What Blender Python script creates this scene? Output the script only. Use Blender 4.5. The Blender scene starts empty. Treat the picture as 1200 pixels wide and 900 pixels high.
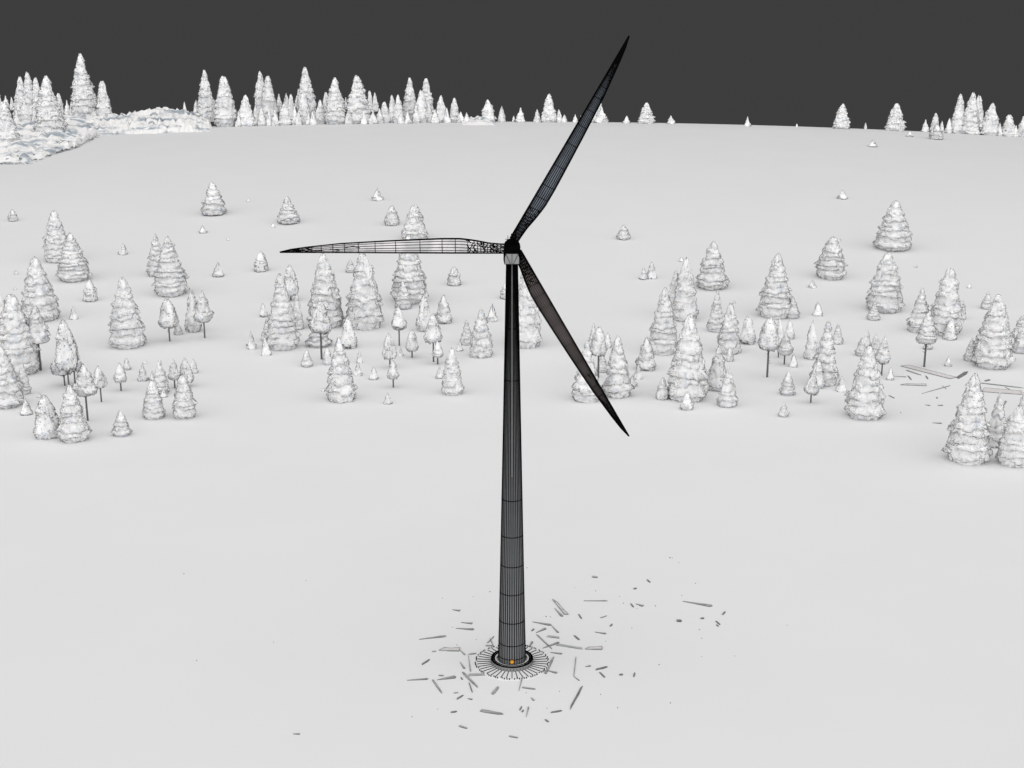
import bpy, bmesh, math, random
from math import sin, cos, tan, atan, radians, pi, sqrt, hypot, floor
from mathutils import Vector, noise

random.seed(7)
sc = bpy.context.scene
COL = sc.collection

# ------------------------------------------------------------------ camera model (real metres)
F = 1500.0; PITCH = radians(15.0); CAMH = 144.4
TD = 280.0                       # turbine distance from the camera
def slope(row): return tan(PITCH + atan((row - 450) / F))      # downwards per metre of Y
def depth(Y, z): return Y * cos(PITCH) + (CAMH - z) * sin(PITCH)
def worldx(px, Y, z): return (px - 600) * depth(Y, z) / F
def zrow(row, Y): return CAMH - slope(row) * Y

cam = bpy.data.cameras.new('camera'); cam_o = bpy.data.objects.new('camera', cam); COL.objects.link(cam_o)
cam.sensor_width = 36; cam.lens = F / 1200 * 36
cam.clip_start = 1; cam.clip_end = 20000
cam_o.location = (0, 0, CAMH); cam_o.rotation_euler = (pi / 2 - PITCH, 0, 0)
sc.camera = cam_o

# ------------------------------------------------------------------ light
w = bpy.data.worlds.new('World'); sc.world = w; w.use_nodes = True
bg = w.node_tree.nodes['Background']; bg.inputs[0].default_value = (.0476, .0476, .0476, 1); bg.inputs[1].default_value = 1
sl = bpy.data.lights.new('sun', 'SUN'); sl.energy = 3.7; sl.angle = radians(150); sl.color = (1, 1, 1)
so = bpy.data.objects.new('sun', sl); COL.objects.link(so); so.rotation_euler = (radians(43), 0, 0); so.location = (0, 0, 400)
sc.view_settings.view_transform = 'Standard'; sc.view_settings.look = 'None'
sc.view_settings.exposure = 0; sc.view_settings.gamma = 1
sc.cycles.max_bounces = 8; sc.cycles.diffuse_bounces = 6

# ------------------------------------------------------------------ materials
def mat(name, col, rough=.8, var=0, scale=1.0, spec=.2, col2=None, objspace=True, lo=.4, hi=.6, bump=0):
    m = bpy.data.materials.new(name); m.use_nodes = True
    nt = m.node_tree; b = nt.nodes['Principled BSDF']
    b.inputs['Roughness'].default_value = rough
    b.inputs['Specular IOR Level'].default_value = spec
    c2 = col2 or tuple(min(1, c * (1 - var)) for c in col)
    tc = nt.nodes.new('ShaderNodeTexCoord')
    n = nt.nodes.new('ShaderNodeTexNoise'); n.inputs['Scale'].default_value = scale; n.inputs['Detail'].default_value = 4
    nt.links.new(tc.outputs['Object'], n.inputs['Vector'])
    r = nt.nodes.new('ShaderNodeValToRGB')
    r.color_ramp.elements[0].position = lo; r.color_ramp.elements[0].color = (*col, 1)
    r.color_ramp.elements[1].position = hi; r.color_ramp.elements[1].color = (*c2, 1)
    nt.links.new(n.outputs['Fac'], r.inputs['Fac']); nt.links.new(r.outputs['Color'], b.inputs['Base Color'])
    if bump:
        bp = nt.nodes.new('ShaderNodeBump'); bp.inputs['Strength'].default_value = bump; bp.inputs['Distance'].default_value = .3
        nt.links.new(n.outputs['Fac'], bp.inputs['Height']); nt.links.new(bp.outputs['Normal'], b.inputs['Normal'])
    return m
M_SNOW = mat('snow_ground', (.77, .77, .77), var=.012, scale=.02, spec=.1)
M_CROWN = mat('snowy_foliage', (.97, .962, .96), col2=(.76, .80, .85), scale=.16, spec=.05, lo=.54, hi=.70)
M_TIP = mat('outline_twig_tips', (.20, .20, .205), var=.3, scale=.6, spec=.1)  # dark tips added over the crowns to draw their outline
M_POCKET = mat('painted_gap_shade', (.36, .40, .46), var=.3, scale=.6, spec=.1)
M_TRUNK = mat('dark_bark', (.16, .16, .16), var=.3, scale=1.5)
M_ROCK = mat('snowy_rock', (.84, .83, .82), col2=(.34, .38, .42), scale=.05, lo=.48, hi=.62)
_mp = M_ROCK.node_tree.nodes.new('ShaderNodeMapping'); _mp.inputs['Scale'].default_value = (.6, 1.4, 3.0)
_nn = [q for q in M_ROCK.node_tree.nodes if q.type == 'TEX_NOISE'][0]; _src = _nn.inputs['Vector'].links[0].from_socket
M_ROCK.node_tree.links.new(_src, _mp.inputs[0]); M_ROCK.node_tree.links.new(_mp.outputs[0], _nn.inputs['Vector'])
M_RUBBLE = mat('grey_rubble', (.55, .55, .55), col2=(.16, .17, .18), scale=.15)
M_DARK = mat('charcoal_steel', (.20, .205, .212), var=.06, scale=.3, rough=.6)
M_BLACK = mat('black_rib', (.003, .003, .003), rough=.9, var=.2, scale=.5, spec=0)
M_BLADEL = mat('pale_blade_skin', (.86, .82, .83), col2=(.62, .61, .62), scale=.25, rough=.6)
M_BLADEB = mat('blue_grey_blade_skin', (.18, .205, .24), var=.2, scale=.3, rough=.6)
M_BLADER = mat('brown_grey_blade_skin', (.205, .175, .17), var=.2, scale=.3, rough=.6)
M_PANEL = mat('grey_panel', (.30, .30, .30), var=.05, scale=.5)
M_STREAK = mat('streak_grey', (.15, .15, .15), var=.1, scale=.5)
M_WHITE = mat('white_concrete', (.77, .77, .77), var=.03, scale=.3)
M_WOOD = mat('grey_splintered_wood', (.40, .41, .41), var=.35, scale=.8)
M_WOODD = mat('dark_splintered_wood', (.22, .22, .22), var=.3, scale=.8)
M_PALE = mat('pale_plank_wood', (.70, .665, .66), var=.1, scale=.8)
M_ORANGE = mat('orange_paint', (.85, .42, .06), var=.1, scale=2)
M_BROWN = mat('brown_paint', (.16, .06, .01), var=.1, scale=2)

# ------------------------------------------------------------------ helpers
def link_mesh(name, verts, faces, mats, parent=None, midx=None, smooth=False):
    me = bpy.data.meshes.new(name); me.from_pydata(verts, [], faces)
    for m in (mats if isinstance(mats, (list, tuple)) else [mats]): me.materials.append(m)
    if midx: me.polygons.foreach_set('material_index', midx)
    if smooth: me.polygons.foreach_set('use_smooth', [True] * len(faces))
    me.update()
    o = bpy.data.objects.new(name, me); COL.objects.link(o)
    if parent: o.parent = parent
    return o
def tag(o, label=None, cat=None, group=None, kind=None):
    if label: o['label'] = label
    if cat: o['category'] = cat
    if group: o['group'] = group
    if kind: o['kind'] = kind
def empty(name, loc):
    o = bpy.data.objects.new(name, None); o.empty_display_size = 1; COL.objects.link(o); o.location = loc; return o

class MB:
    def __init__(s): s.v = []; s.f = []; s.m = []
    def quad(s, pts, mi=0):
        k = len(s.v); s.v += [tuple(p) for p in pts]; s.f.append(tuple(range(k, k + len(pts)))); s.m.append(mi)
    def tube(s, pts, r, mi=0, n=4, closed=False, r2=None):
        pts = [Vector(p) for p in pts]; N = len(pts); rings = []
        for i, p in enumerate(pts):
            a = pts[(i - 1) % N] if (closed or i > 0) else p
            b = pts[(i + 1) % N] if (closed or i < N - 1) else p
            t = (b - a); t = t.normalized() if t.length > 1e-9 else Vector((0, 0, 1))
            u = t.cross(Vector((0, 0, 1)) if abs(t.z) < .9 else Vector((0, 1, 0))).normalized(); v = t.cross(u)
            rr = r if r2 is None else r + (r2 - r) * i / max(1, N - 1)
            k = len(s.v)
            for j in range(n):
                an = 2 * pi * (j + .5) / n; s.v.append(tuple(p + u * (cos(an) * rr) + v * (sin(an) * rr)))
            rings.append(k)
        for i in range(N if closed else N - 1):
            a = rings[i]; b = rings[(i + 1) % N]
            for j in range(n):
                s.f.append((a + j, a + (j + 1) % n, b + (j + 1) % n, b + j)); s.m.append(mi)
        if not closed:
            s.f.append(tuple(rings[0] + j for j in reversed(range(n)))); s.m.append(mi)
            s.f.append(tuple(rings[-1] + j for j in range(n))); s.m.append(mi)
    def lathe(s, prof, n=32, mi=0, cen=(0, 0), jit=None):
        rings = []
        for (r, z) in prof:
            k = len(s.v)
            for j in range(n):
                a = 2 * pi * j / n; s.v.append((cen[0] + r * cos(a), cen[1] + r * sin(a), z))
            rings.append(k)
        for i in range(len(prof) - 1):
            a = rings[i]; b = rings[i + 1]
            for j in range(n): s.f.append((a + j, a + (j + 1) % n, b + (j + 1) % n, b + j)); s.m.append(mi)
    def box(s, x0, x1, y0, y1, z0, z1, mi=0):
        k = len(s.v)
        s.v += [(x0,y0,z0),(x1,y0,z0),(x1,y1,z0),(x0,y1,z0),(x0,y0,z1),(x1,y0,z1),(x1,y1,z1),(x0,y1,z1)]
        for q in ((3,2,1,0),(4,5,6,7),(0,1,5,4),(1,2,6,5),(2,3,7,6),(3,0,4,7)): s.f.append(tuple(k + i for i in q)); s.m.append(mi)
    def build(s, name, mats, parent=None, smooth=False): return link_mesh(name, s.v, s.f, mats, parent, s.m, smooth)

# ------------------------------------------------------------------ terrain
YC = 1300.0
def pprof(Y):
    if Y < 520: return 0.0
    if Y <= YC:
        t = (Y - 520) / (YC - 520); return t * t * (3 - 2 * t) * .55 + .45 * t * t * (1.6 - .6 * t)
    return 1.0
YS = [YC - 400 + 5 * i for i in range(200)]
def crest_row(px): px = max(-60, min(1260, px)); return 142.5 + 4.0e-5 * (px - 590) ** 2
def amp_for(row):
    s = slope(row)
    return min(CAMH - s * Y + max(0, Y - YC) ** 2 * 2.4e-4 if Y > YC else (CAMH - s * Y) / pprof(Y) for Y in YS if pprof(Y) > .1)
AX = [-900 + 50 * i for i in range(37)]
AV = [amp_for(crest_row(600 + x * F / depth(YC, 60))) for x in AX]
def amp(X):
    X = max(-899, min(899, X)); i = int((X + 900) / 50); f = (X + 900) / 50 - i; return AV[i] * (1 - f) + AV[i + 1] * f
def ground(X, Y):
    t = max(0.0, Y - YC); drop = t * t * 2.4e-4 if t < 300 else 21.6 + (t - 300) * .144
    return amp(X) * pprof(Y) - drop
def hit(px, row):
    """ground point seen at that pixel, or just beyond the crest"""
    s = slope(row); Y = 150.0
    while Y < YC + 150:
        z = CAMH - s * Y
        if ground(worldx(px, Y, z), Y) >= z: break
        Y += 20
    else: return None
    lo, hi = Y - 20, Y
    for _ in range(30):
        mid = (lo + hi) / 2; z = CAMH - s * mid
        if ground(worldx(px, mid, z), mid) >= z: hi = mid
        else: lo = mid
    z = CAMH - s * hi; X = worldx(px, hi, z)
    return X, hi, ground(X, hi)

gx = [-3000, -2200, -1500, -1100] + [-900 + 50 * i for i in range(37)] + [1100, 1500, 2200, 3000]
gy = [-1500, -800, -300, 0, 200, 400] + [500 + 20 * i for i in range(70)] + [2000, 2300, 2700, 3200, 4000]
gv = [(x, y, ground(x, y)) for y in gy for x in gx]; nx = len(gx)
gf = [(j * nx + i, j * nx + i + 1, (j + 1) * nx + i + 1, (j + 1) * nx + i) for j in range(len(gy) - 1) for i in range(nx - 1)]
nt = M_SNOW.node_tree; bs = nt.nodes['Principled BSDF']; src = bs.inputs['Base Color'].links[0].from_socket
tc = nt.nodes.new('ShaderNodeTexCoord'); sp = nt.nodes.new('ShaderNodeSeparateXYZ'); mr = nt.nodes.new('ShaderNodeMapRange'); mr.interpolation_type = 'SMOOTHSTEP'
for k_, v_ in (('From Min', 450), ('From Max', 1350), ('To Min', 1.0), ('To Max', .84)): mr.inputs[k_].default_value = v_  # far snow darkened in its colour to imitate light falling off towards the crest
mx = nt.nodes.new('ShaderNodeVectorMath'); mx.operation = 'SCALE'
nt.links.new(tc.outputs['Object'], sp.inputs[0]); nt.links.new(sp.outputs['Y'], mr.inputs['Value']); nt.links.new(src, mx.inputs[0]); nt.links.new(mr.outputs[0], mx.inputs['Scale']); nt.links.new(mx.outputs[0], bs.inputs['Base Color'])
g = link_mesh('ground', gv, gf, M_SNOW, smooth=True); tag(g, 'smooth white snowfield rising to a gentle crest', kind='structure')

# ------------------------------------------------------------------ rocky ground on the skyline
def rocky(name, label, pxs, Y0, Y1, base_fn, hfn, nY=16, step=3, seed=1):
    """faceted heightfield standing on the ground: hfn(px, t) gives height above ground in metres"""
    rnd = random.Random(seed); v = []; f = []
    n = int((pxs[1] - pxs[0]) / step) + 1
    for j in range(nY + 1):
        t = j / nY
        for i in range(n):
            px = pxs[0] + i * step + rnd.uniform(-1, 1) * step * .4
            Ya, Yb = base_fn(px); Y = Ya + (Yb - Ya) * (t + rnd.uniform(-.25, .25) / nY)
            X = worldx(px, Y, 50); h = hfn(px, t)
            if j in (0, nY) or i in (0, n - 1): h = -1.5
            else:
                h += (rnd.random() - .45) * 4.4 * min(1, h / 5 + .3)
                h = max(h, .1)
            v.append((X, Y, ground(X, Y) + h))
    for j in range(nY):
        for i in range(n - 1):
            a = j * n + i; q = (a, a + 1, a + n + 1, a + n)
            if rnd.random() < .5: f += [(q[0], q[1], q[2]), (q[0], q[2], q[3])]
            else: f += [(q[0], q[1], q[3]), (q[1], q[2], q[3])]
    o = link_mesh(name, v, f, M_ROCK); tag(o, label, kind='structure'); return o
def lerp(tab, x):
    if x <= tab[0][0]: return tab[0][1]
    for (a, b), (c, d) in zip(tab, tab[1:]):
        if x <= c: return b + (d - b) * (x - a) / (c - a)
    return tab[-1][1]
bl = [(-40, 195), (0, 192), (35, 191), (60, 181), (90, 172), (110, 162), (120, 154.5)]
def shelfY(px):
    r = hit(px, max(lerp(bl, px), crest_row(px) + 2)); return (r[1], YC + 60)
rocky('rocky_shelf', 'jagged snow covered rock shelf at the left edge', (-60, 122), 0, 0, shelfY,
      lambda px, t: 3.0 + 4 * t + 3 * noise.noise(Vector((px * .07, t * 6, 0))) + max(0, t - .45) / .55 * max(0, (crest_row(px) - lerp([(-40, 141), (60, 141), (78, 133), (92, 131), (108, 134), (118, 140)], px)) * .85 - 5), nY=18, step=5.2, seed=3)
rt = [(100, 138), (130, 135), (150, 133), (170, 130), (190, 127.5), (215, 128), (228, 132), (240, 138), (250, 144)]
def hridge(tab):
    def f(px, t):
        Y = YC - 20 + t * 150; zt = zrow(lerp(tab, px), Y); X = worldx(px, Y, 60)
        return max(.4, (zt - ground(X, Y)) * (min(1, floor((t * 1.25 + .12 * noise.noise(Vector((px * .06, 3, 1)))) * 4 + .9) / 4 * .55 + t * .6) if t < .85 else .5))
    return f
rocky('rocky_ridge', 'low band of jagged snowy rocks on the skyline', (96, 250), 0, 0, lambda p: (YC - 20, YC + 130), hridge(rt), nY=9, step=3.0, seed=5)
rt2 = [(542, 143), (550, 138), (560, 137), (572, 139), (580, 143)]
rocky('rocky_ridge', 'low pale rocky bump on the skyline above the rotor hub', (540, 584), 0, 0, lambda p: (YC - 10, YC + 120), hridge(rt2), nY=7, step=4, seed=8)
# rubble along the foot of the shelf
rb = MB(); rr = random.Random(12)
for k in range(420):
    px = rr.uniform(-20, 232) if rr.random() < .5 else rr.uniform(55, 120)
    if px < 118: row = lerp(bl, px) - rr.random() ** 2 * 14 + 1.5
    else: row = crest_row(px) - 1 - rr.random() * 3
    h = hit(px, max(row, crest_row(px) + 1.2))
    if not h: continue
    X, Y, z = h; zz = z + max(0, (zrow(row, Y) - z)) + (2.5 if px < 118 and row < lerp(bl, px) - 2 else .1)
    L = rr.uniform(.8, 3.2); a = rr.uniform(0, pi); hh = rr.uniform(.5, 1.6)
    dx, dy = cos(a) * L, sin(a) * L; wx, wy = -sin(a) * L * .3, cos(a) * L * .3
    c = [(X - dx - wx, Y - dy - wy, zz - 1), (X + dx - wx * .4, Y + dy - wy * .4, zz - 1), (X + dx * .8 + wx, Y + dy * .8 + wy, zz - 1), (X - dx * .7 + wx, Y - dy * .7 + wy, zz - 1)]
    t = [(x * .7 + X * .3, y * .7 + Y * .3, zz + hh * rr.uniform(.3, 1)) for x, y, q in c]
    k0 = len(rb.v); rb.v += c + t
    for q in ((4, 5, 6, 7), (0, 1, 5, 4), (1, 2, 6, 5), (2, 3, 7, 6), (3, 0, 4, 7)): rb.f.append(tuple(k0 + i for i in q)); rb.m.append(0)
o = rb.build('rubble', M_RUBBLE); tag(o, 'dark rock rubble strewn along the foot of the snowy shelf', 'rubble', kind='stuff')

# ------------------------------------------------------------------ trees: crown meshes in photo-pixel units, scaled to metres on placing
def crown_mesh(name, W, H, tiers, inset, power, peak, lobes, seed, L=1.15, sw=.42, dens=1.0, tipmat=True):
    rnd = random.Random(seed); n = 40 if W > 15 else 20
    R = W / 2
    def env(t):      # t 0 top .. 1 bottom
        if t < peak: return (t / peak) ** power
        return 1 - (.45 if W == 18 else .30) * ((t - peak) / (1 - peak)) ** 2.2
    v = []; f = []; m = []; rings = []
    ph = [rnd.uniform(0, 6.28) for _ in range(8)]
    cx = [0, 0]; prof = [(0.0, .02, 0, 0), (.022, max(env(.022) * 1.05, .9 / R * .5), 0, .1)]
    tier_rnd = []
    for i in range(tiers):
        t0 = .03 + .97 * ((i + 1) / tiers) ** 1.04 + rnd.uniform(-.2, .2) / tiers
        t0 = max(.05, min(1.0, t0)); jr = rnd.uniform(.86, 1.06) if i < tiers - 1 else 1
        ro = env(t0) * jr; dt = .16 / tiers
        tm_ = (prof[-1][0] + t0) / 2; prof.append((tm_, max(env(tm_) * .97, prof[-1][1] * 1.0), i, .5)); prof.append((t0, ro, i, 1)); prof.append((min(1.02, t0 + dt), ro * (inset + .06), i, .8))
        if i < tiers - 1: prof.append((t0 + dt * 1.6, ro * inset, i, .3))
    lob = []; bough = [[rnd.uniform(-.5, .5) for _ in range(lobes + 1)] for _ in range(tiers)]
    for i in range(tiers):
        lob.append([(rnd.randint(lobes - 2, lobes + 2), rnd.uniform(0, 6.28), rnd.uniform(.05, .10)), (rnd.randint(2, 4), rnd.uniform(0, 6.28), rnd.uniform(.03, .08)), (rnd.randint(1, 2), rnd.uniform(0, 6.28), rnd.uniform(0, .05))])
    k = 0; v.append((0, 0, H)); prev = None
    for (t, r, ti, wgt) in prof[1:]:
        k = len(v)
        for j in range(n):
            a = 2 * pi * j / n; q = 1; dz = 0
            for (fr, p, am) in lob[ti]: q += am * sin(fr * a + p) * wgt; dz += am * sin(fr * a + p + .6) * .22
            q += rnd.uniform(-.03, .03) * wgt + (rnd.uniform(-.05, .12) if wgt == 1 else 0)
            bo = bough[ti][int((a / 6.2832 + ti * .37) * lobes) % lobes] if t < .97 else 0
            q += bo * .15 * wgt
            rr_ = r * R * q
            v.append((rr_ * cos(a), rr_ * sin(a), H * (1 - t) - dz * H * .12 + bo * H / tiers * .75 - (rnd.uniform(0, .25) * H / tiers if wgt == 1 else 0)))
        if prev is None:
            for j in range(n): f.append((0, k + j, k + (j + 1) % n)); m.append(0)
        else:
            for j in range(n):
                f.append((prev + j, k + j, k + (j + 1) % n, prev + (j + 1) % n)); m.append(0)
        prev = k
    c = len(v); v.append((0, 0, max(0, v[prev][2] + H * .02)))
    for j in range(n): f.append((prev + j, c, prev + (j + 1) % n)); m.append(0)
    # darker pockets: a few faces coloured to paint shade between tiers
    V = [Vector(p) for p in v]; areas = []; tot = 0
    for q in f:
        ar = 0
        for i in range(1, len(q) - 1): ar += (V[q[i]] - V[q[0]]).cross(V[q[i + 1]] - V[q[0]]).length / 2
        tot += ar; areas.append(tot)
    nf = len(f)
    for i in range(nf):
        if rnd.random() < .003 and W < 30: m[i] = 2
    chord = 2 * sqrt(2 * max(R * .55, 1) * L); Nw = 3.3 / chord / .64 * dens
    cnt = int(Nw / sw * tot)
    import bisect
    for _ in range(cnt):
        fi = bisect.bisect_left(areas, rnd.random() * tot); q = f[min(fi, nf - 1)]
        a, b, c_ = V[q[0]], V[q[1]], V[q[2]]
        d = V[q[3]] if len(q) == 4 else a
        u1, u2 = rnd.random(), rnd.random()
        p = (a * (1 - u1) + b * u1) * (1 - u2) + (d * (1 - u1) + c_ * u1) * u2
        nn = (b - a).cross(c_ - a)
        if nn.length < 1e-9: continue
        nn.normalize(); rad = Vector((p.x, p.y, 0))
        rad = rad.normalized() if rad.length > 1e-6 else Vector((0, 0, 1))
        if nn.dot(rad) < 0 and nn.z > -.5: nn = -nn
        hz_ = p.z / H; ra_ = hypot(p.x, p.y) / max(.4, env(min(1, max(0, 1 - hz_))) * R)
        if rnd.random() > (ra_ - .80) / .17 and .06 < hz_ < .96: continue
        up = .22 if hz_ < .93 else .22 + (hz_ - .93) * 22
        dr = (rad + Vector((0, 0, up)) + Vector((rnd.gauss(0, .05), rnd.gauss(0, .05), rnd.gauss(0, .05)))).normalized()
        if nn.z < -.75: dr = (nn + rad * .5).normalized()
        side = dr.cross(Vector((rnd.gauss(0, 1), rnd.gauss(0, 1), rnd.gauss(0, 1))))
        if side.length < 1e-6: continue
        side.normalize(); s = sw * rnd.uniform(.7, 1.3); ll = L * rnd.uniform(.6, 1.2)
        k = len(v); p0 = p - dr * .1
        v += [tuple(p0 - side * s / 2), tuple(p0 + side * s / 2), tuple(p0 + dr * ll + side * s * .25), tuple(p0 + dr * ll - side * s * .25)]
        f.append((k, k + 1, k + 2, k + 3)); m.append(1)
    # fringe under the lowest skirt and at the leader
    for q_ in range(int(R * 2 * pi / sw * .75)):
        a = rnd.uniform(0, 6.28); jj = int(a / (2 * pi) * n) % n; ring = prev - n; p = (V[prev + jj] + V[ring + jj]) / 2; rad = Vector((cos(a), sin(a), 0))
        p = V[ring + jj].lerp(V[ring + (jj + 1) % n], rnd.random()); tg = Vector((-sin(a), cos(a), 0)); k = len(v)
        e0 = p + rad * .05; e1 = p + rad * .25 + Vector((0, 0, -L * rnd.uniform(.5, 1.1)))
        v += [tuple(e0 - tg * sw * .8), tuple(e0 + tg * sw * .8), tuple(e1 + tg * sw * .4), tuple(e1 - tg * sw * .4)]; f.append((k, k + 1, k + 2, k + 3)); m.append(1)
    # small bluish patches painting the shade in gaps between snowy tiers
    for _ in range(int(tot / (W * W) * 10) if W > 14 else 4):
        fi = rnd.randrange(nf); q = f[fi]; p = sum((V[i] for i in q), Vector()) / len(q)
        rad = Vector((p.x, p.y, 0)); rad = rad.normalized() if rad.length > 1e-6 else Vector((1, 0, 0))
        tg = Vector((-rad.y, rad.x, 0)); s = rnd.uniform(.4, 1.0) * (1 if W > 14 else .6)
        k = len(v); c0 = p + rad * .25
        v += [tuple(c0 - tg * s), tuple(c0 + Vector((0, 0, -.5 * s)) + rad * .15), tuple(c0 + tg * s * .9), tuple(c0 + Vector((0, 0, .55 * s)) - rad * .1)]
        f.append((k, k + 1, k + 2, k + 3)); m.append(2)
    me = bpy.data.meshes.new(name); me.from_pydata(v, [], f)
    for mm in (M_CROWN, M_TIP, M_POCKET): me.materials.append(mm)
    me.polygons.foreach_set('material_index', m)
    me.polygons.foreach_set('use_smooth', [i < nf and W > 14 for i in range(len(f))])
    me.update(); return me
# kind: list of (W, H, meshes)
SP = {
 'B': (42, 86, 11, .91, .64, .87, 10), 'B2': (32, 66, 10, .91, .64, .87, 9), 'J': (28, 58, 8, .76, .78, .92, 7), 'M': (22, 40, 7, .86, .74, .88, 7),
 'S': (16, 24, 5, .95, .66, .84, 6), 'O': (18, 30, 4, .95, .76, .82, 6), 'Y': (12, 15, 3, .95, .98, .90, 5), 'D': (5, 5, 2, .9, .8, .7, 4),
 'H': (22, 52, 10, .94, .60, .86, 8), 'K': (13, 30, 7, .94, .60, .86, 7), 'P': (9, 14, 3, .92, .85, .88, 5)}
LIB = {}
for kk, (W, H, ti, ins, pw, pk, lb) in SP.items():
    nv = 3 if kk in ('H', 'K', 'P') else 4
    LIB[kk] = []
    for q in range(nv):
        rnd = random.Random(hash((q, W, H)) % 1000)
        LIB[kk].append(crown_mesh('crown', W, H, max(2, ti + (q % 3) - 1), ins + .03 * (q % 2), pw * (1, .92, 1.12, .85)[q], pk, lb, 31 * q + W + H,
                                  L=.88 if H > 40 else (.75 if H > 12 else .6), sw=.38 if H > 12 else .35, dens=.55 if kk in 'HKP' else (1.0 if kk != 'D' else .8)))
def trunk_mesh(H, r, twigs, seed):
    mb = MB(); rnd = random.Random(seed)
    mb.tube([(rnd.uniform(-.03, .03) * r, 0, H * i / 4) for i in range(5)], r, 0, 7, r2=r * .72)
    for _ in range(twigs):
        z = H * rnd.uniform(.3, .9); a = rnd.uniform(0, 6.28); L = rnd.uniform(1.2, 3) * r
        mb.tube([(0, 0, z), (cos(a) * L, sin(a) * L, z + L * .15)], r * .22, 0, 3, r2=r * .1)
    me = bpy.data.meshes.new('trunk'); me.from_pydata(mb.v, [], mb.f); me.materials.append(M_TRUNK); me.update(); return me
TRUNKS = [trunk_mesh(20, 1.0, 0, 1), trunk_mesh(20, 1.0, 9, 2), trunk_mesh(20, 1.0, 16, 3)]

TREES = []     # (kind, cx, top, crown bottom, width, trunk base or None)
def T(k, cx, top, bot, w_, base=None): TREES.append((k, cx, top, bot, w_, base))
midlist = """
S 15.6 246 260 12|B 68 247 309 32|B 87 273 332 39|S 106 328 354 17|B 48 301 379 44|D 19 317 322 5|D 17.6 337 340 4|Y 144.5 287 299 12|B 150 325 410 43
J 185 275 325 24|B 201 277 349 41|O 199 351 382 22 400|S 209 378 393 10|O 227 343 390 19|O 240 342 376 20 396|Y 87 361 375 11|O 1 340 373 20|B 22 345 442 54
M 37 350 380 18|M 48 359 400 28 434|B 6 405 480 46|M 29 425 463 14|Y 31 466 487 14|O 81 377 431 25 455|O 88 393 432 17 449|O 76 403 437 27 452
O 103 427 462 25 493|O 119 430 453 16 471|O 142 426 447 15 458|O 149 420 434 9|Y 46 460 466 6|O 56 465 515 29|B2 87 451 519 36|M 143 481 512 20
Y 168 427 447 13|D 170 421 427 5|Y 179 436 448 8|M 189 422 463 20|O 205 421 444 13 455|O 219 421 447 17 453|O 227 421 438 10|B2 181 446 492 27|Y 192 455 466 9|B2 217 441 492 28
M 251 214 254 30|D 291 233 237 4|M 338 231 264 28|D 320 262 267 5|Y 238 265 274 10|D 267.6 279 282 4|Y 256 307.5 325 14|S 306 295 319 17|Y 442.5 222 236 14
S 459.5 241.5 265 18|B 332 321 412 39|O 341 312 345 18 352|M 349 345 387 15|O 309 356 372 9|M 315 372 401 19|Y 312 397 417.6 13|Y 295 390.5 410 12
B 382 297 386 43|O 410.6 304 320 11|B 428 297 388 44|O 377 353 387 25 421|M 374 376 408 27|O 360 410 430.6 13|O 384 408 428 11|J 400 395 472 36|O 409 373 409 20
O 415 365 385 9|Y 421.6 412 426 8|Y 420 426 441 11|Y 438 430 445.5 12|D 379 455 459 4|O 457 392 419 17 431|Y 470 408 418 7|O 461 423 443 14 454|Y 454.6 460 474 10
O 483 387.6 410 15 419|M 473 330 363 21|O 468 360 385 17 405|B 480 275 358 44|M 486 241 283 32|S 532.6 313.6 335.6 17|O 498 348 389 20|O 520 346 380 19
O 508 369 400 20 424|O 513 400 418 13 427|Y 538.6 400 412 9|M 547 375 405 16|J 564 363 420 29|Y 576.6 358.6 377.6 14|B2 530 407.6 464 27|Y 515 430 444 9
S 594 330 351 17|B 617 306 409 36
S 730.6 264 281.6 16|Y 754 314 328 11|Y 763.6 309 327.4 14|B2 834 283 341 36|B2 802 302 378 32|B 777 337 417 36|M 790 318 370 20|B 805 368 472 49|D 798.5 302 307 6
J 839 340 390 22|J 854 356 416 29|D 860 353 356 4|O 876 371 404 19|O 757 396 435 22|Y 748 429 445 12|Y 741 441 454 12|J 723 395 467 35|J 687 400 472 37
O 701 384 415 19 442|M 695 379 408 12|O 712 391 408 10|O 665 390 405 8|M 706 417 437 14|S 776 444 469 16|O 804.6 460 481 15|O 840 405 459 24|O 855 407.6 424 10|J 852 429 478 24
Y 987 223 234 12|B 908 297 375 41|B2 973 278 329 36|Y 952 329 338 10|D 983.6 280 283 4|O 928 348 374 16|Y 958 355.6 371 13|B 1046 235 296 43|B 1036 296 368 43|M 1023.6 354 376 16
O 899 373 408 24 442|O 912 373 405 12 419|O 925 375.6 398 12|O 919 390 415 17 427|Y 929.6 416 431 11|O 951 378 422 17|J 966 378 453 31|M 981 379 404 14|O 957 423 456 18
O 950 438 460 16 472|M 922.6 435.6 464 17|O 918 472 489 11|Y 986 443 460 14|B 1013 405 493 46|O 1015 388 408 10|O 1009 396 418 13|O 1026 392 410 10|O 1033 395 423 17 440|Y 1043 430 446 9
J 1077 338 391 29|B 1107 315 395 40|O 1126 353 375 11|M 1083 365 401 23 430|O 1087 399 410 10|S 1113 375 399 16|M 1156 342 363 14|B 1162 345 434 47|M 1137 396 424 16
M 1196 370 398 20|S 1195 388 415 19|Y 1111 418 430 9|B 1133 438 545 52|B 1187 477 548 40|J 1166 461 525 26|M 1200 452 500 22|D 1073 310.5 313.5 4|D 1135.7 333 338 5
S 1097 146 165 17|Y 1066 153.7 161 9|Y 1022.5 164 173 11
""".replace('\n', '|')
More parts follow.
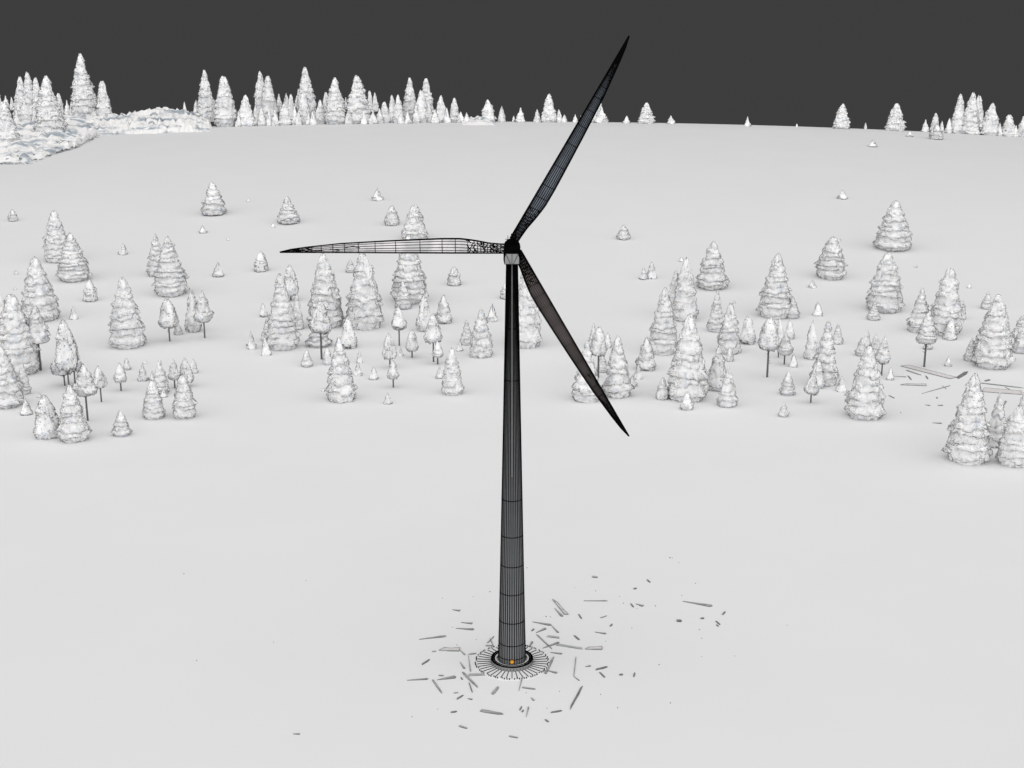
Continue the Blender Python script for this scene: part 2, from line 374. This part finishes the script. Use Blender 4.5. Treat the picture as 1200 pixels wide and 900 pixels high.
hzlist = """
H 0 108 146 14|H 28 90 140 21|H 37 85 135 17|K 46 92 126 14|H 60 89 163 32|K 31 117 147 15|H 9 120 172 25|P 9 112 122 7|P 16 114 124 6|K 71 110 135 11|P 80 117 131 7|P 85 119 131 7
K 95 116 141 12|H 100 63 134 27|K 106 91 136 20|K 123 96 134 17|K 42 125 152 11|P 217 120 133 7|P 230.6 119 134 9|H 242.6 82 138 20|P 244 116 132 10|H 265 90 146 25|K 289 112 146 20
K 307.5 84 140 18|H 316 89.5 141 19|K 307 127 145 10|P 316 130 145 8|P 323 129 145 8|P 328 110 126 9|K 334 122 145 15|P 337 111 126 9|K 342 111 142 13|H 360 79.5 140 22|K 357 109 143 15
P 351 104 122 9|K 376 117 143 13|K 383 109 140 12|H 394 91 143 24|P 395 136 144 8|P 409 129 144 11|P 406 114 130 6|H 420 89 143 27|K 434 107 126 8|K 440 109 126 8
P 437 130 143 12|K 451 120 142 14|K 460 112 142 12|K 467 111 142 12|P 470 132 143 8|H 481 91 140 18|K 494 106 142 16|H 500 92.5 136 17|K 502.6 121 142 11|K 517 112 142 13|K 532.6 115.5 141 12
P 540 131 142 10|K 572 117 141 16|P 587.6 126 141 9|P 610 126 141 10|D 602 136 141 4|P 629.5 129.5 141 9|K 643 110.5 141 18|P 655 129 141 10|P 661 135 141 7|P 674 134 142 6|P 680.5 136 142 6
K 700 113 142 14|P 705 126 142 14|P 734 136 143 8|K 757 121 143 17|P 786 135.5 143 9|P 876 137 146 7|D 934 145 147 3|K 986 122 148 19|D 1014.5 144.5 149 4|K 1049 122 150 20
P 1084.5 140 151 8|K 1096 132.6 150 10|P 1104 143 153 6|K 1123 111 153 18|H 1137 109 153 20|K 1145 113 150 15|P 1141 137 154.5 16|K 1161 121 155 20|K 1182 135 156 16|P 1198.5 136 156 11
P 367 131 144 8|P 350 131 144 8|P 362 133 144 8|P 427 131 144 8|P 413 128 143 8|P 445 127 143 9|P 478 131 143 9|P 488 124 143 8|P 510 128 143 9|P 524 127 142 8|P 547 133 142 8|P 388 128 144 9
P 280 131 146 8|P 300 125 145 9|P 346 124 144 9|P 1112 139 153 8|P 1172 145 156 7|P 1191 147 157 7|P 53 118 140 8|P 20 128 150 9
""".replace('\n', '|')
for src, hz in ((midlist, False), (hzlist, True)):
    for it in src.split('|'):
        p = it.split()
        if not p: continue
        TREES.append((p[0], *[float(q) for q in p[1:5]], float(p[5]) if len(p) > 5 else None, hz))

rt_ = random.Random(99); recs = []
for i, (k, cx, top, bot, wd, base, hz) in enumerate(TREES):
    foot = (base if base else bot - .11 * wd) 
    if hz:
        if bot > crest_row(cx) + 6: hp = hit(cx, bot - 1.5)
        else:
            Y = YC + 25 + (0 if cx > 120 else -20) + (crest_row(cx) + 2 - bot) * 14 + rt_.uniform(-8, 8)
            Y = min(Y, YC + 150); z0 = 60
            X = worldx(cx, Y, z0); hp = (X, Y, ground(X, Y))
    else:
        hp = hit(cx, foot)
        if hp is None: Y = YC; X = worldx(cx, Y, 60); hp = (X, Y, ground(X, Y))
    X, Y, gz = hp; ztop = zrow(top, Y); mpp = depth(Y, gz) / F
    sunk = gz
    zbot = zrow(bot - .02 * wd, Y) if base else (gz - .15 if not hz else max(gz, zrow(bot + 4, Y)) - .2)
    if not base and not hz: zbot = gz
    W, H = SP[k][0], SP[k][1]; wd *= {'H': 1.1, 'K': 1.1, 'P': 1.15, 'Y': 1.0, 'B': .97, 'B2': .97, 'M': .98, 'J': .98, 'D': 1.0, 'O': 1.08}.get(k, 1.0)
    cl = LIB[k]; me = cl[i % len(cl)]
    name = 'pine_tree' if base else ('sapling' if k in 'YD' or (k == 'P') else 'conifer_tree')
    e = empty(name, (X, Y, gz)); e.rotation_euler.z = rt_.uniform(0, 6.28)
    c = bpy.data.objects.new('crown', me); COL.objects.link(c); c.parent = e
    c.location = (0, 0, zbot - gz + (-.0)); sx = wd * mpp / W; c.scale = (sx, sx * 1.0, max(.02, (ztop - zbot) / H))
    t = bpy.data.objects.new('trunk', TRUNKS[(i % 2) + 1 if (base and wd > 22) else 0]); COL.objects.link(t); t.parent = e
    th = (zbot - gz) + (ztop - zbot) * (.4 if base else .6); tr = (.95 if wd > 14 else .8) * mpp if base else .05 * wd * mpp
    if base and base - bot > 25: tr *= 1.35
    t.scale = (tr, tr, th / 20)
    recs.append(dict(o=e, k=k, cx=cx, top=top, bot=bot, w=wd, h=(base or bot) - top, base=base, hz=hz, fy=foot))

# labels: region + kind + order from the left
def region(r):
    x, y = r['cx'], r['fy']
    if r['hz'] or y < 180:
        for lim, nm in ((88, 'on the rocky shelf at the far left'), (135, 'beside the tallest skyline tree at far left'), (295, 'on the skyline just right of the rocky band'), (352, 'on the skyline above the left blade tip'),
                        (402, 'on the skyline above the left blade'), (448, 'in the middle of the dense skyline row'), (490, 'on the skyline above the left blade root'), (550, 'at the right end of the dense skyline row'),
                        (690, 'on the bare skyline left of the raised blade'), (900, 'on the skyline right of the raised blade'), (1110, 'on the open skyline near the right'), (1300, 'in the skyline clump at far right')):
            if x < lim: return nm
    if y < 285 and x < 700: return 'alone high on the slope above the left blade'
    if y < 345 and x > 640 and r['k'] in 'YDS': return 'scattered high on the right slope'
    if y < 345 and x < 330 and r['k'] in 'YDS': return 'scattered on the slope left of the blade tip'
    for lim, nm in ((62, 'in the wood at the left edge'), (112, 'in the wood near the left edge'), (155, 'in the front gap right of the left wood'), (234, 'in the clump left of the blade tip' if y < 411 else 'in the small front clump at left'),
                    (290, 'just left of the blade tip clump'), (358, 'under the left blade tip'), (395, 'under the outer left blade'), (445, 'under the middle of the left blade'),
                    (490, 'under the inner left blade'), (525, 'between the left blade and tower'), (590, 'just left of the tower'), (650, 'touching the tower'), (735, 'behind the lower right blade'),
                    (795, 'in the wood right of the lower blade'), (866, 'in the thick of the right wood'), (940, 'under the broad lone right conifer'), (1000, 'in the clump right of centre wood'),
                    (1064, 'left of the fallen planks'), (1118, 'behind the fallen planks'), (1175, 'in front of the right edge'), (1400, 'at the right edge')):
        if x < lim: return nm
def kindname(r):
    if r['base']: return 'bare-trunked pine'
    if r['k'] == 'D' : return 'tiny seedling'
    if r['k'] in 'YP': return 'small sapling'
    if r['k'] in ('B', 'B2', 'H'): return 'tall broad conifer'
    if r['k'] == 'J': return 'shaggy tiered conifer'
    if r['k'] == 'O': return 'smooth oval conifer'
    return 'medium ragged conifer'
grp = {}
for r in recs: grp.setdefault((region(r), kindname(r)), []).append(r)
ORD = ['leftmost', 'second', 'third', 'fourth', 'fifth', 'sixth', 'seventh', 'eighth', 'ninth', 'tenth', 'eleventh', 'twelfth', 'thirteenth', 'fourteenth', 'fifteenth']
for (rg, kn), L in grp.items():
    L.sort(key=lambda r: r['cx'])
    for i, r in enumerate(L):
        if len(L) == 1: lab = f'snow-white {kn}, the only one {rg}'
        elif i == 0: lab = f'snow-white {kn}, leftmost of those {rg}'
        elif i == len(L) - 1: lab = f'snow-white {kn}, rightmost of those {rg}'
        else: lab = f'snow-white {kn}, {ORD[i]} from left {rg}'
        r['o']['label'] = lab; r['o']['category'] = 'tree'
        r['o']['group'] = 'trees along the skyline' if r['hz'] else 'snowy trees on the slope'

# ------------------------------------------------------------------ wind turbine
root = empty('wind_turbine', (0, TD, 0)); tag(root, 'tall black ribbed wind turbine with three blades standing on the snowfield', 'wind turbine')
TH = 97.9
def tr_(z): return 3.32 + (1.22 - 3.32) * (z / TH) ** .93
tb = MB(); NZ = 24
tb.lathe([(tr_(TH * i / NZ), TH * i / NZ) for i in range(NZ + 1)], 34, 0)
for j in range(34):
    a = 2 * pi * (j + .5) / 34
    tb.tube([(cos(a) * tr_(TH * i / 8), sin(a) * tr_(TH * i / 8), TH * i / 8) for i in range(9)], .13, 1, 4, r2=.155)
for row in (387, 448, 588.5, 631, 665.5, 698, 731, 757, 772.5):
    z = CAMH - slope(row) * (TD - 2.8); z = max(.4, z)
    tb.tube([(cos(2 * pi * j / 34) * (tr_(z) + .03), sin(2 * pi * j / 34) * (tr_(z) + .03), z) for j in range(34)], .10, 1, 4, closed=True)
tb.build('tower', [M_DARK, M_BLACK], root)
# base
fd = MB(); fd.lathe([(.1, .30), (8.75, .26), (8.95, .20), (8.95, -.3)], 80, 0); fdo = fd.build('foundation_disc', M_WHITE, root)
fl = MB(); fl.lathe([(3.3, .9), (3.75, .9), (3.75, 1.25), (5.0, 1.25)], 64, 2); fl.lathe([(5.0, 1.25), (5.05, .3)], 64, 0)
for z in (1.27,):
    for r_ in (4.2, 4.75, 4.98): fl.tube([(cos(2 * pi * j / 64) * r_, sin(2 * pi * j / 64) * r_, z) for j in range(64)], .14, 1, 4, closed=True)
    fl.tube([(cos(2 * pi * j / 64) * 3.6, sin(2 * pi * j / 64) * 3.6, .95) for j in range(64)], .07, 1, 4, closed=True)
rnd = random.Random(4)
for j in range(80):
    a = 2 * pi * j / 80; fl.tube([(cos(a) * 4.1, sin(a) * 4.1, 1.28), (cos(a) * 5.05, sin(a) * 5.05, 1.28)], .10 if abs(sin(a)) < .8 else .06, 1, 4)
    if j % 2: fl.tube([(cos(a) * 3.95, sin(a) * 3.95, .97), (cos(a + .05) * 4.3, sin(a + .05) * 4.3, 1.25)], .1, 1, 4)
for j in range(40):
    a = 2 * pi * (j + .5) / 40; fl.tube([(cos(a) * 5.1, sin(a) * 5.1, .25), (cos(a) * 5.1, sin(a) * 5.1, .95)], .05, 1, 4)
fl.build('base_flange', [M_PANEL, M_BLACK, M_WHITE], root)
cc = MB(); cc.tube([(0, -tr_(z) - .16, z) for z in (48, 60, 75, 97.5)], .15, 0, 6); cc.build('streak_strip', M_STREAK, root)  # strip added up the front to imitate a light streak on the tower
bar = MB(); bar.tube([(5.15, 0, .36), (8.45, 0, .34)], .085, 0, 4)
b0 = bar.build('anchor_bar', M_BLACK, root)
bolt = MB(); bolt.lathe([(0, .55), (.11, .55), (.13, .2)], 8, 0); q0 = bolt.build('anchor_bolt', M_BLACK, root)
nb = 0
for j in range(40):
    a = 2 * pi * j / 40
    b = b0 if j == 0 else b0.copy()
    if j: COL.objects.link(b); b.parent = root
    b.rotation_euler.z = a
for j in range(96):
    if (j * 7) % 12 < 2: continue
    a = 2 * pi * j / 96 + rnd.uniform(-.008, .008); q = q0 if nb == 0 else q0.copy()
    if nb: COL.objects.link(q); q.parent = root
    nb += 1; rr_ = 8.85 + rnd.choice((-.25, 0, 0, .0)); q.location = (cos(a) * rr_, sin(a) * rr_, 0)
mk = MB(); mk.v = []; 
for (r_, y_, mi) in ((.62, -3.48, 1), (.42, -3.56, 0)):
    k = len(mk.v); n = 20
    for j in range(n): mk.v.append((cos(2 * pi * j / n) * r_, y_, 1.95 + sin(2 * pi * j / n) * r_))
    for j in range(n): mk.v.append((cos(2 * pi * j / n) * r_, y_ + .25, 1.95 + sin(2 * pi * j / n) * r_))
    mk.f.append(tuple(k + j for j in range(n))); mk.m.append(mi)
    for j in range(n): mk.f.append((k + j, k + n + j, k + n + (j + 1) % n, k + (j + 1) % n)); mk.m.append(mi)
o = mk.build('round_marker', [M_ORANGE, M_BROWN], root); o['label'] = 'small round orange marker at the tower foot'

# nacelle, its pale rear panel toward the camera
na = MB()
def nsec(y, w0, w1, z0, z1): return [(-w0, y, z0), (w0, y, z0), (w0 * 1.0, y, z0 + (z1 - z0) * .6), (w1, y, z1), (-w1, y, z1), (-w0, y, z0 + (z1 - z0) * .6)]
secs = [nsec(-6.0, 1.62, 1.3, 97.75, 100.1), nsec(-3, 1.75, 1.4, 97.6, 100.5), nsec(1, 1.9, 1.5, 97.6, 101.0), nsec(4.2, 1.8, 1.5, 97.8, 101.2)]
for s in secs: na.v += s
for i in range(3):
    for j in range(6): na.f.append((i * 6 + j, i * 6 + (j + 1) % 6, (i + 1) * 6 + (j + 1) % 6, (i + 1) * 6 + j)); na.m.append(0)
na.f.append(tuple(reversed(range(6)))); na.m.append(0); na.f.append(tuple(range(18, 24))); na.m.append(0)
for i in range(0, 9):
    y = -5.9 + i * 1.2; t = (y + 6) / 10.2; zt = 100.15 + 1.0 * t
    na.tube([(-1.45, y, zt), (1.45, y, zt)], .13, 0)
for k in range(7): 
    x = -1.35 + k * .45; na.tube([(x, -5.9, 100.14), (x, 4, 101.2)], .10, 0)
nac = na.build('nacelle', M_BLACK, root)
rp = MB(); s = nsec(-6.08, 1.55, 1.25, 97.82, 100.02); rp.quad(s); rp.quad(list(reversed(nsec(-6.02, 1.55, 1.25, 97.82, 100.02))))
for (x0, z0, x1, z1) in ((0, 97.85, 0, 100), (-.35, 97.9, -1.25, 99.9), (.35, 97.9, 1.25, 99.9), (-1.6, 97.8, 1.6, 97.8), (-1.6, 97.8, -1.6, 99.2), (1.6, 97.8, 1.6, 99.2)):
    rp.tube([(x0, -6.12, z0), (x1, -6.12, z1)], .055, 1)
rp.build('rear_panel', [M_PANEL, M_BLACK], nac)
mm = MB(); mm.tube([(-.9, -.5, 100.5), (-.9, -.5, 103.2)], .09); mm.tube([(-1.5, -.5, 102.4), (-.9, -.5, 102.4)], .08); mm.tube([(.1, 1, 100.8), (.1, 1, 103.4)], .35, n=8); mm.tube([(.75, 1, 100.8), (.75, 1, 103.3)], .3, n=8)
mm.build('weather_mast', M_BLACK, nac)
HY, HZ = 6.0, 99.7
hb = MB(); hb.lathe([(.05, 2.6), (.9, 2.3), (1.6, 1.6), (1.9, .4), (1.9, -1.2), (1.7, -1.8), (.05, -1.8)], 20)
for v_ in range(len(hb.v)):
    x, y, z = hb.v[v_]; hb.v[v_] = (x, z + HY, y + HZ)
hub = hb.build('hub', M_BLACK, root)

CH = [(.035, 1.9), (.06, 1.95), (.10, 2.15), (.16, 2.75), (.22, 3.15), (.30, 3.15), (.40, 2.95), (.55, 2.6), (.735, 2.05), (.88, 1.25), (.95, .75), (1, .12)]
def blade(ang, skin, nrib, rr, twist, extra, seed):
    R_ = 52.3; d = Vector((cos(ang), 0, sin(ang))); c = Vector((sin(ang), 0, -cos(ang)))    # chord clockwise of span
    back = Vector((0, 1, 0)); mb = MB(); n = 20; NS = 40
    def sect(t):
        ch = lerp(CH, t); low = -1.35 * (1 - t)          # straight edge side
        mid = low + ch / 2
        thick = ch * (.95 if t < .07 else max(.2, .95 - (t - .07) * 5))
        tw = radians(twist) * (1 - t)
        pts = []
        for j in range(n):
            a = 2 * pi * j / n; u = cos(a) * ch / 2; v = sin(a) * thick / 2
            if t > .1: v *= (.75 + .25 * -cos(a))
            uu = u; vv = v * cos(tw) + u * sin(tw) * (1 if True else 0)
            pts.append(d * (t * R_) + c * (mid + uu) + back * vv + Vector((0, HY, HZ)))
        return pts
    def T_(i): return .03 + (.97) * (i / NS)
    S = [sect(T_(i)) for i in range(NS + 1)]
    for s in S: mb.v += [tuple(p) for p in s]
    for i in range(NS):
        for j in range(n): mb.f.append((i * n + j, i * n + (j + 1) % n, (i + 1) * n + (j + 1) % n, (i + 1) * n + j)); mb.m.append(0)
    mb.f.append(tuple(NS * n + j for j in range(n))); mb.m.append(0)
    bl_ = mb.build('blade', skin, root, smooth=True)
    rb_ = MB()
    def out(t, a):
        ch = lerp(CH, t); low = -1.35 * (1 - t); mid = low + ch / 2
        thick = ch * (.95 if t < .07 else max(.2, .95 - (t - .07) * 5)); tw = radians(twist) * (1 - t)
        u = cos(a) * (ch / 2 + .02); v = sin(a) * (thick / 2 + .05)
        if t > .1: v *= (.75 + .25 * -cos(a))
        return d * (t * R_) + c * (mid + u) + back * (v * cos(tw) + u * sin(tw)) + Vector((0, HY, HZ))
    for j in range(nrib):
        a = 2 * pi * (j + .0) / nrib
        rb_.tube([out(T_(i), a) for i in range(0, NS + 1)], rr, 0)
    for t in ([.19, .243, .30, .395, .50, .588, .66, .72, .77, .82, .86, .9, .93, .96, .98] + [.05 + .014 * i for i in range(9)]):
        rb_.tube([out(t, 2 * pi * j / 16) for j in range(16)], .085 if t > .15 else .11, 0, closed=True)
    for a in (0, pi): rb_.tube([out(T_(i), a) for i in range(0, NS + 1)], .17, 0, 5, r2=.1)
    rn = random.Random(seed)
    for k in range(44):
        t = .84 + .155 * rn.random() ** .8; a = rn.uniform(0, 6.28); rb_.tube([out(t, a), out(min(.995, t + .03), a + rn.choice((-.6, .6)))], .11, 0)
    for k in range(extra):
        t = rn.uniform(.03, .19); a = rn.uniform(0, 6.28); rb_.tube([out(t, a), out(t + .012, a + rn.choice((-.5, .5)))], .12, 0)
    for k in range(14):
        t = rn.uniform(.62, .9); a = rn.uniform(0, 6.28); rb_.tube([out(t, a), out(min(.99, t + .04), a + rn.choice((-.35, .35)))], .09, 0)
    rb_.build('rib_lattice', M_BLACK, bl_)
    return bl_
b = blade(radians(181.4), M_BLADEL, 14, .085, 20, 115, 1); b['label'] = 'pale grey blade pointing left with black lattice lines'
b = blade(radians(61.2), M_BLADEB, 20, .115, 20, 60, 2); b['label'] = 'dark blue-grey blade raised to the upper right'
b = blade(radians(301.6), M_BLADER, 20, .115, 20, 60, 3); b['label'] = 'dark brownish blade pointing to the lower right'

# ------------------------------------------------------------------ debris on the snow
DEB = """
530 715 539 716 2 c|540 730 553.6 731 2 c|534 736.6 555.6 738 2.2 g|491 749.6 523 745.6 2.2 g|514.4 762 539 761.6 4.4 o|494 779.6 503.6 773 2 d|477 797.6 502 796 1.8 g|507 797 518 813 2.2 g
512 797 534.4 793.4 3.4 g|539 776 544.4 784 2.4 g|548.6 766.4 551.4 787.6 1.5 g|542 788 560 806 2.8 g|548 791.6 568 790.4 3 l|549.4 800 553.6 812 1.4 d|540 794 542 797 1.4 d|535 820 543 815 1.8 d
577 814 584 805 4 g|608 810 612 794 1.6 g|612 806 627.6 808 1.6 g|639 790 649 770 3.4 g|648 703 664.4 721 3.4 o|650 713 659 723 3.2 g|678 720 681.6 725.6 1.8 d|624 729 646 733 2.4 g
646 733 654.4 742 2 g|629 744 647 761 1.5 g|628 742 640 736.6 2.6 g|623 740 626 737 1.5 d|641 746 655.6 747.6 2.4 l|636 760 655.6 753 2.6 g|652 756 683 760.4 2.4 l|672.6 745 679 750.4 2 d
645 765 659 766.6 1.6 g|675 770 672.4 793 1.1 g|672.4 793 679 798 1 g|617 756 628 765 3.4 g|618 762 624 752 2.6 g|581 764 574 748 1.2 g|571 754 579 746 1.2 g|569 757 577 757 1.2 g
685.5 761 706 760 3.6 o|667.6 832 682.5 804 2.4 d|684 704.5 712 704.5 .8 g|800 705 835 710.7 2.8 g|792.5 728 799 727.8 3 d|821 725.5 825 724.5 1.8 d|838.7 728 843.7 732.5 1.9 d|839.5 732.5 842 734.5 1.6 d
846.5 721 850 717 1.6 d|697.5 785.5 712 781.7 2 d|702.5 788 709 794.5 1.8 d|686 781.7 692.5 780.5 1.5 g|742.5 793.7 744 788.7 1.8 d|725.7 791.5 730 790.5 1.8 d|645 835.6 658.7 833.2 1.6 d|697 741 710.5 743 1.5 g
703.7 724.5 711 722 .7 g|715 734.5 717.5 731.5 1.8 d|694 676 700.5 677 2.2 g|758 679.5 762 683 2 d|742.5 690.7 746 689.5 1.7 d|745 708 754 710.5 2.4 g|739 707.5 742.5 712 1.8 d
531.6 812.6 537 812 1.1 l|548 819 553.6 820 1.5 g|528 835.4 535.6 834 1.5 d|538 851 547.6 854 2 g|563 833 590 837.3 3.2 g|609 833 611.4 828 1.7 d|611.6 835 613.6 832.4 1.7 d|616.6 840.6 619.4 828.6 1.7 g
622.4 817.6 625.6 821.4 2.4 g|596.6 863 607 865 1.5 g|638.6 843.6 643 846.6 1.8 d|514 792 520 792 1.3 g|539 762 545 768 1.4 g|550 767 558 766 1.3 g|641 786 653 789 2.2 g|343.5 860.5 351.5 860.5 1.4 g|506 764 511 763.6 1.3 l
1059 428.5 1117 443.5 6 p|1062 434 1080 440 2.2 g|1149 449 1200 455 1.8 g|1151 457 1197 461 7 p|1047 441 1062 442 1 g|1055 451 1086 451.5 3.2 o|1064 440.5 1068 445.5 1.8 d|1085 440.5 1087.5 444.5 1.8 d
1079.6 461.7 1113.6 452 .8 g|1104 452 1109 456 .8 g|1121.4 444 1134 435.5 3 d|1084 474.5 1090 475.5 1.4 g|1099.5 475.5 1105 475 1.5 g|1041.3 463.5 1048.4 467 1.4 d|1092.3 495.7 1103.7 496.3 1.8 g|1154 447 1160 445 1.6 d|1177 475 1178.5 470 2 g|1178 454 1188 459 1.2 g
""".replace('\n', '|')
DOTS = "730.5 707 1.2|746.5 713 1.1|768 710 1.4|785 653.7 1.6|788 654 1|795.5 659.5 1|815 683.7 1.2|819.5 738 1.3|822.5 748 1.1|861 768.7 .9|772.5 779 1.4|785.5 823.7 1.4|723.7 829.5 1.3|704 813.7 1.2|740.5 736 1.1|698 692.5 1.2|726 699 1|799 697.7 1|922.5 732.7 1.1|822 769.5 .8|710 751.5 1|655.5 810.5 1.1|641 830 1.2|616.6 812 1|483 840 1.2|513 831 .9|518.5 701 1.1|554.5 699.5 1|574 693.5 1.4|617.5 665.5 1.2|558 749.5 1|535.5 756 1.1|640 722.5 1.4|645 723 1.2|215.5 672.5 1.3|358.5 680.5 1|230.5 774 1.4|320.5 752.5 1.1|1098 466.5 2.6|1055.5 483.7 1.3|674 688.5 .7|530 735 1"
recd = []
def terr(px, row): return Vector(hit(px, row))
rd = random.Random(5)
for it in DEB.split('|'):
    p = it.split()
    if not p: continue
    x0, y0, x1, y1, wp = map(float, p[:5]); ty = p[5]
    A = terr(x0, y0); B = terr(x1, y1); ax = (B - A); Lg = ax.length; ax.normalize(); side = Vector((0, 0, 1)).cross(ax).normalized()
    mpp = depth(A.y, 0) / F
    # width on the ground: pixels across the piece, foreshortened by view angle
    fs = abs(ax.x) / max(.05, sin(atan(CAMH / A.y))) + (1 - abs(ax.x)); fs = 1 + (1 / sin(atan(CAMH / A.y)) - 1) * abs(ax.x) ** 2
    W_ = wp * mpp * min(fs, 2.6) / 2; th = .18
    C0 = (A + B) / 2; e_ = lambda s, q, z: (s * Lg / 2, q * W_, z)
    shapes = {'g': [(-1, -.55), (-.5, -.9), (.6, -.75), (1, -.2), (.85, .6), (-.3, .9), (-.95, .8)], 'd': [(-1, -.5), (.3, -1), (1, -.3), (.8, .8), (-.7, .9)],
              'l': [(-1, -.7), (1, -.9), (.9, .8), (-.8, .9)], 'c': [(-1, .1), (.9, -.9), (1, .8)], 'o': [(-1, -.3), (.9, -1), (1, .9), (.2, .6), (-.5, .9)], 'p': [(-1, -1), (1, -.8), (1, .9), (-.9, 1)]}
    sh = shapes[ty]
    if ty == 'g' and rd.random() < .5: sh = [(-1, -.1), (.8, -.95), (1, -.1), (.9, .9), (-.2, .5)]
    sh = [(a, b + rd.uniform(-.1, .1)) for a, b in sh]
    v = [e_(a, b, 0) for a, b in sh] + [e_(a, b, th) for a, b in sh]; n = len(sh); f = [tuple(range(n, 2 * n))]; mi = [0]
    for j in range(n): f.append((j, (j + 1) % n, n + (j + 1) % n, n + j)); mi.append(1)
    if ty in 'op':       # pale face with a dark bark rim
        mb = MB(); mb.v = v; mb.f = f; mb.m = mi; tp = [Vector(q) + Vector((0, 0, .05)) for q in v[n:]]
        for j in range(n): mb.tube([tp[j], tp[(j + 1) % n]], (.42 if ty == 'o' else .34) * mpp, 1)
        v, f, mi = mb.v, mb.f, mb.m
    mats = {'g': (M_WOOD, M_WOODD), 'd': (M_WOODD, M_WOODD), 'l': (M_RUBBLE, M_WOOD), 'c': (M_WOOD, M_WOODD), 'o': (M_PALE, M_WOOD), 'p': (M_PALE, M_WOOD)}[ty]
    nm = 'plank' if ty in 'opl' else 'wood_splinter'
    o = link_mesh(nm, v, f, mats, midx=mi); o.location = C0 + Vector((0, 0, .02)); 
    o.rotation_euler = (0, -math.asin(max(-1, min(1, ax.z))), math.atan2(ax.y, ax.x))
    recd.append(dict(o=o, cx=(x0 + x1) / 2, cy=(y0 + y1) / 2, L=hypot(x1 - x0, y1 - y0), ty=ty))
for it in DOTS.split('|'):
    x, y, s = map(float, it.split()); P = terr(x, y); mpp = depth(P.y, 0) / F
    mb = MB(); n = 6; r_ = s * mpp * .62; sh = [(cos(2 * pi * j / n) * r_ * rd.uniform(.7, 1.2), sin(2 * pi * j / n) * r_ * 1.5 * rd.uniform(.7, 1.2)) for j in range(n)]
    mb.v = [(a, b, 0) for a, b in sh] + [(a * .6, b * .6, r_ * .6) for a, b in sh]
    mb.f = [tuple(range(n, 2 * n))] + [(j, (j + 1) % n, n + (j + 1) % n, n + j) for j in range(n)]; mb.m = [0] * (n + 1)
    o = mb.build('wood_chip', M_WOODD); o.location = P
    if x < 1030:
        tag(o, 'tiny dark wood chip lying loose on the snow around the turbine', 'wood chip', 'tiny chips strewn around the turbine')
    else: tag(o, 'dark round lump on the snow below the fallen twig' if s > 2 else 'tiny dark chip on the snow left of the fallen planks', 'wood chip')
g2 = {}
def dreg(r):
    x, y = r['cx'], r['cy']
    if x > 1030: return 'in the fallen heap by the right trees' if y < 458 else 'on the snow below the right planks'
    if x < 400: return 'alone on the far left snow'
    if x > 780: return 'out on the snow far right of the tower'
    if x > 690: return 'right of the tower, beyond the near pieces'
    if y > 825: return 'nearest the camera before the tower'
    if y > 800: return 'just in front of the tower base disc'
    if x < 530: return 'at the far left of the debris ring'
    if x < 600: return 'close to the left of the tower base'
    if y < 743: return 'behind and right of the tower base'
    return 'close to the right of the tower base'
def dkind(r):
    if r['ty'] in 'op': return 'long pale plank with a dark rim'
    if r['ty'] == 'l': return 'pale grey plank'
    if r['ty'] == 'd': return 'dark splinter'
    if r['ty'] == 'c': return 'pointed grey sliver'
    return 'long grey splinter' if r['L'] > 14 else 'short grey splinter'
for r in recd: g2.setdefault((dreg(r), dkind(r)), []).append(r)
for (rg, kn), L in g2.items():
    L.sort(key=lambda r: r['cx'])
    for i, r in enumerate(L):
        s = 'only' if len(L) == 1 else ('leftmost' if i == 0 else ('rightmost' if i == len(L) - 1 else ORD[i] + ' from left'))
        tag(r['o'], f'{s} {kn} {rg}', 'plank' if 'plank' in kn else 'splinter', 'splintered wood strewn on the snow')
